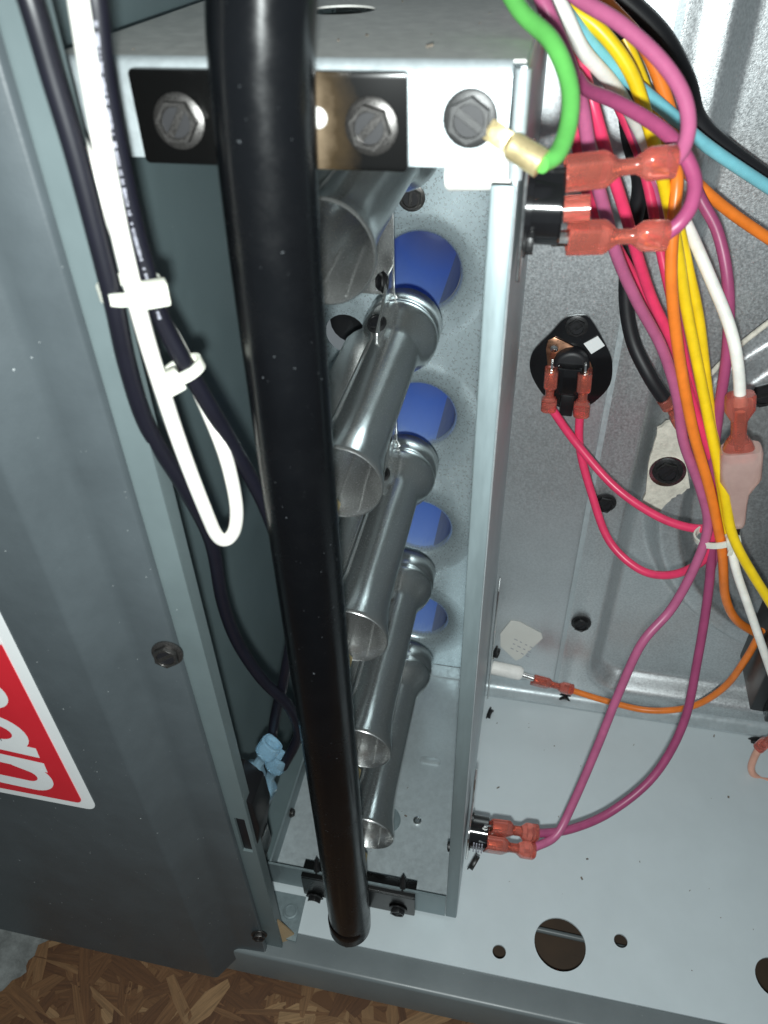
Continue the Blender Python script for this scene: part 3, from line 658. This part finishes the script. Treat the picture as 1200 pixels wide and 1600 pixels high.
# ------------------------------------------------------------------ wires
WR = 2.2
def wire(label, pts, mat, r=WR, name='wire', group=None):
    o = MB().tube(spline([P(*p) for p in pts], 7), r, 14).build(name, mat, None, 60)
    tag(o, label, 'wire', group); return o
wire('green ground wire curving into the brass ring terminal', [(770, -60, 225), (812, 15, 218), (862, 65, 210), (889, 130, 203), (889, 190, 196), (872, 238, 188), (845, 256, 182.5)], 'wgreen', 2.1)
wire('pink wire running down the bundle from the top, then to the low rollout switch', [(830, -40, 262), (856, 20, 258), (885, 90, 258), (908, 160, 262), (924, 250, 266), (945, 330, 272), (964, 400, 278), (995, 470, 284), (1035, 545, 290), (1058, 620, 292), (1068, 690, 292), (1094, 762, 290), (1106, 820, 288), (1088, 880, 284), (1050, 950, 278), (1003, 1005, 268), (968, 1080, 258), (932, 1170, 244), (893, 1260, 226), (868, 1306, 214), (833, 1325, 206)], 'wpink')
wire('pink wire looping over the top of the bundle into the upper spade connector', [(860, -40, 250), (905, -2, 246), (970, 38, 240), (1030, 92, 234), (1066, 145, 229), (1076, 195, 225), (1066, 235, 221), (1048, 254, 218)], 'wpink', 1.95)
wire('mauve wire crossing the bundle and curling back to the lower spade connector', [(900, 118, 262), (918, 140, 256), (960, 158, 246), (1020, 192, 236), (1060, 228, 229), (1084, 275, 224), (1082, 315, 220), (1064, 346, 217), (1040, 366, 216.5)], 'wmag', 1.95)
wire('yellow wire on the left of the yellow pair in the bundle', [(830, -40, 290), (878, 5, 288), (935, 45, 286), (985, 112, 286), (1015, 200, 288), (1040, 300, 292), (1060, 400, 296), (1072, 480, 296), (1090, 570, 294), (1112, 680, 290), (1132, 770, 286), (1150, 850, 282), (1215, 960, 276)], 'wyellow')
wire('yellow wire on the right of the yellow pair, ending under the cable tie', [(975, 60, 312), (1008, 140, 310), (1035, 240, 308), (1055, 330, 306), (1075, 420, 304), (1092, 500, 302), (1104, 600, 300), (1116, 690, 296), (1130, 780, 292), (1135, 830, 292)], 'wyellow')
wire('pale cyan wire slanting to the right picture edge', [(850, -30, 280), (892, 30, 284), (955, 100, 290), (1040, 172, 300), (1110, 232, 308), (1230, 312, 318)], 'wcyan', 2.25)
wire('white wire going down behind the connectors to the inline connector', [(850, -40, 276), (882, 20, 276), (912, 80, 280), (962, 138, 290), (1000, 205, 308), (1035, 285, 318), (1070, 345, 312), (1108, 430, 300), (1140, 510, 292), (1153, 570, 288), (1157, 632, 287)], 'wwhite', 2.3)
wire('orange wire passing under the pink loop at the top', [(905, -40, 312), (950, 8, 308), (1005, 70, 304), (1036, 140, 304), (1050, 190, 304), (1052, 240, 300), (1058, 280, 292), (1052, 350, 288), (1049, 440, 286), (1060, 550, 286), (1082, 670, 286), (1110, 770, 286), (1128, 860, 288), (1133, 930, 294), (1150, 968, 300), (1182, 990, 312)], 'worange')
wire('orange wire slanting off to the right below the cyan wire', [(1030, 180, 314), (1062, 250, 318), (1095, 292, 320), (1150, 338, 324), (1230, 392, 328)], 'worange')
wire('orange wire sagging along the deck to the flame sensor connector', [(1190, 985, 316), (1165, 1030, 318), (1130, 1075, 322), (1080, 1104, 326), (1015, 1110, 328), (950, 1096, 330), (888, 1077, 332)], 'worange', 2.0)
wire('red wire just right of the long pink wire in the bundle', [(878, -20, 290), (902, 80, 284), (928, 170, 280), (952, 255, 282), (976, 330, 286), (996, 400, 292), (1020, 470, 298), (1055, 545, 300), (1085, 640, 300), (1120, 740, 296), (1128, 800, 294), (1112, 845, 294), (1098, 876, 294), (1050, 898, 298), (1000, 890, 304), (952, 845, 314), (924, 770, 324), (906, 700, 331), (906, 640, 334)], 'wred', 2.1)
wire('red wire left of the long pink wire, joining the limit switch', [(862, 40, 296), (892, 150, 290), (905, 240, 290), (924, 320, 292), (955, 372, 298), (988, 430, 304), (1030, 505, 308), (1062, 580, 308), (1095, 680, 304), (1116, 760, 300), (1118, 812, 296), (1090, 826, 298), (1030, 808, 306), (962, 762, 318), (900, 692, 329), (860, 636, 333)], 'wred', 2.1)
wire('thick black cable bowing round the outside of the bundle at the top', [(900, -60, 336), (975, 0, 334), (1035, 60, 332), (1072, 130, 331), (1090, 190, 332), (1140, 238, 334), (1240, 310, 338)], 'rubber_and_shade', 3.5)
wire('black wire between the yellow and cyan wires, dropping to its red terminal', [(940, 20, 330), (965, 75, 326), (975, 140, 322), (984, 215, 324), (1000, 290, 330), (985, 380, 332), (978, 460, 330), (988, 530, 326), (1015, 588, 320), (1044, 632, 318)], 'rubber_and_shade', 3.2)
wire('dark magenta wire on the far right, looping down to the low rollout switch', [(1070, 240, 316), (1092, 305, 312), (1122, 365, 308), (1138, 450, 302), (1136, 550, 300), (1122, 650, 298), (1110, 760, 296), (1112, 850, 294), (1106, 930, 288), (1090, 1030, 278), (1068, 1130, 264), (1022, 1212, 248), (955, 1268, 232), (890, 1296, 219), (832, 1303, 212)], 'wmag')
wire('white wire slanting down past the black box at the right', [(1140, 836, 288), (1150, 890, 284), (1172, 955, 280), (1215, 1080, 276)], 'wwhite', 2.0)
wire('peach wire looping at the right picture edge', [(1188, 1166, 316), (1178, 1185, 314), (1174, 1202, 312), (1184, 1216, 310), (1215, 1224, 308)], 'wpeach', 2.2)
wire('pink strand hidden mostly behind the yellow pair of the bundle', [(868, -30, 306), (930, 60, 310), (985, 180, 316), (1022, 300, 318), (1048, 420, 316), (1078, 540, 312), (1100, 650, 308), (1122, 760, 302), (1124, 835, 300), (1108, 900, 306)], 'wpink', 2.0)
wire('red strand tucked between the orange and yellow wires', [(905, 30, 316), (960, 150, 318), (1005, 260, 318), (1030, 380, 314), (1052, 480, 308), (1076, 590, 304), (1100, 690, 300), (1120, 780, 297), (1112, 830, 298)], 'wred', 2.0)
# left pair
wl = wire('white wire hanging as a narrow loop beside the black pipe', [(118, -40, 150), (128, 30, 150), (145, 140, 151), (170, 280, 152), (198, 410, 153), (232, 540, 155), (280, 690, 158), (322, 800, 161), (340, 838, 163), (356, 842, 165), (368, 822, 166), (368, 780, 167), (350, 705, 167), (312, 612, 166), (280, 545, 165), (242, 480, 162), (205, 410, 160), (170, 325, 160), (140, 260, 161), (118, 215, 163)], 'wwhite', 2.1)
wire('black wire along the cabinet edge, sagging to the door switch', [(25, -60, 148), (50, 10, 148), (82, 120, 149), (118, 240, 150), (152, 370, 151), (178, 475, 152), (200, 575, 154), (232, 670, 157), (290, 765, 162), (330, 845, 167), (348, 940, 172), (372, 1005, 176), (410, 1062, 180), (450, 1102, 184), (466, 1140, 186), (460, 1165, 186), (442, 1198, 184)], 'wblack', 2.3)
bw = wire('printed black wire right of the white loop, passing behind the pipe', [(140, -50, 152), (150, 10, 152), (164, 130, 153), (188, 255, 155), (216, 380, 157), (252, 498, 159), (310, 605, 163), (370, 708, 170), (418, 800, 176), (448, 900, 180), (455, 990, 184), (444, 1060, 186), (430, 1120, 187), (424, 1165, 186)], 'wblack', 2.25)
# pale print on the black wire
pr = MB(); sp = spline([P(*p) for p in [(150, 10, 152), (164, 130, 153), (188, 255, 155), (216, 380, 157), (252, 498, 159)]], 26)
for i in range(2, len(sp) - 2):
    if random.random() < .7:
        t = (sp[i + 1] - sp[i - 1]).normalized(); v = -sp[i].normalized(); v = (v - t * v.dot(t)).normalized(); sd = t.cross(v)
        v2 = (v * math.cos(.15) + sd * math.sin(.15)); c = sp[i] + v2 * 2.27
        pr.obox(c, t, t.cross(v2), v2, random.uniform(.12, .32), random.uniform(.2, .42), .03)
tag(pr.build('printed_lettering', 'ink', bw, 0), kind='stuff')

# ------------------------------------------------------------------ cable ties
def tie(label, c, d, a, b2, head_at, wd=3.0, tail=True):
    c = Vector(c); d = d.normalized(); v = (-c).normalized(); v = (v - d * v.dot(d)).normalized(); e1 = d.cross(v)
    e = thing('cable_tie', label, 'cable tie', c)
    inn, n = [], 36; rg = []
    for k in range(n):
        t = k * 2 * math.pi / n; p = e1 * a * math.cos(t) + v * b2 * math.sin(t); q = e1 * (a + .9) * math.cos(t) + v * (b2 + .9) * math.sin(t)
        rg.append([c + p - d * wd / 2, c + q - d * wd / 2, c + q + d * wd / 2, c + p + d * wd / 2])
    MB().rings(rg, False, True).build('strap', 'tie', e, 40)
    h = c + e1 * a * math.cos(head_at) + v * (b2 * math.sin(head_at) + 1.6)
    MB().obox(h, e1, d, v, 3.1, 2.9, 2.0).build('head', 'tie', e, 30, bevel=.7)
    if tail: MB().obox(h + d * 4.6 + e1 * 1.6, d + e1 * .3, e1, v, 2.6, 1.1, .6).build('tail', 'tie', e, 30, bevel=.25)
    return e
t1 = P(203, 450, 156); tie('cable tie on the left wires, upper of two', t1, P(232, 540, 157) - P(180, 330, 155), 6.4, 5.2, 2.5, tail=False)
t2 = P(286, 578, 162); tie('cable tie gripping the loop wires below the upper tie', t2, P(330, 640, 164) - P(250, 500, 160), 4.8, 3.4, .4, tail=False)
t3 = P(1120, 836, 291); tie('cable tie round the coloured bundle on the right', t3, P(1125, 880, 290) - P(1112, 770, 291), 9.0, 7.2, 2.4)

# ------------------------------------------------------------------ door switch and blue connectors
dsw = thing('door_switch', 'black door interlock switch behind the cabinet edge', 'switch', P(395, 1300, 172))
mb = MB(); pr_ = [(-104.5, -297), (-97.4, -305), (-96.6, -324), (-101.5, -350), (-107, -350), (-107, -297)]
mb.plate(pr_, [], XZ(166), 16); mb.build('body', 'black', dsw, 30, bevel=.6)
MB().box(-105.6, -101.6, 156.4, 161, -342.6, -314.4).build('plunger', 'rubber_and_shade', dsw, 30, bevel=.4)
MB().box(-101, -100, 160, 172, -362, -346).build('clip', 'bright', dsw, 20, bevel=.3)
connector('blue_connector', 'left pale blue spade connector on the door switch', P(382, 1226, 172), P(426, 1160, 180), Vector((1, -.3, 0)), 'cblue', 1.15, None, 'bright')
connector('blue_connector', 'right pale blue spade connector, tucked behind its twin', P(404, 1252, 178), P(438, 1180, 186), Vector((1, -.3, 0)), 'cblue', 1.15, None, 'bright')

# ------------------------------------------------------------------ small loose things
cdp = [Pz(434, 1440, -452), Pz(462, 1466, -452), Pz(440, 1472, -452)]
q = [P(433, 1437, 158), P(464, 1464, 163), P(437, 1474, 157)]
cb = MB().add([p for p in q] + [p + Vector((0, 1, -1.2)) for p in q], [(0, 1, 2), (5, 4, 3), (0, 3, 4, 1), (1, 4, 5, 2), (2, 5, 3, 0)]).build('cardboard_scrap', 'card', None, 0)
tag(cb, 'brown cardboard corner wedged at the lower left of the deck', 'cardboard')
# pale insulation batt lying on the floor beside the door's lower corner
ins = MB(); nx, ny = 60, 44; vs_, fs_ = [], []
for j in range(ny + 1):
    for i in range(nx + 1):
        u, v = i / nx, j / ny; y = 70 + 130 * v; xe = -262 + (y - 114) * .42 + 2.5 * math.sin(y * .21) + 1.5 * math.sin(y * .6); x = xe - 230 * (1 - u)
        hgt = 13 * (max(0, 1 - u ** 10)) ** .5 * (max(0, 1 - (2 * v - 1) ** 8)) ** .5 + (2.6 * math.sin(x * .22 + y * .3) + 1.6 * math.sin(x * .55 - y * .2) + .7 * math.sin(y * .8)) * (1 - u ** 4)
        vs_.append((x, y, ZF + 1 + max(0, hgt)))
for j in range(ny):
    for i in range(nx): fs_.append((j * (nx + 1) + i, j * (nx + 1) + i + 1, (j + 1) * (nx + 1) + i + 1, (j + 1) * (nx + 1) + i))
io = ins.add(vs_, fs_).build('insulation_batt', 'batt', None, 60); tag(io, 'pale grey insulation batt on the floor at the lower left corner', 'insulation')
# crumbs on the deck and the box top
db = MB()
for k in range(46):
    x, y, z = random.uniform(-5, 165), random.uniform(168, 338), ZD + .1
    if k > 26: x, y, z = random.uniform(-110, -14), random.uniform(195, 300), ZT + .1
    if k > 38: x, y, z = random.uniform(-100, -20), random.uniform(195, 340), ZB + .1
    s_ = random.choice((.15, .2, .25, .3, .6)); a = random.uniform(0, 3)
    db.obox((x, y, z + s_ * .4), Vector((math.cos(a), math.sin(a), .2)), Vector((-math.sin(a), math.cos(a), 0)), Vector((0, 0, 1)), s_ * random.uniform(.8, 1.7), s_ * random.uniform(.5, .9), s_ * .4)
tag(db.build('metal_crumbs', 'debris', None, 0), 'dark crumbs and flakes scattered over the pale deck', 'debris', kind='stuff')
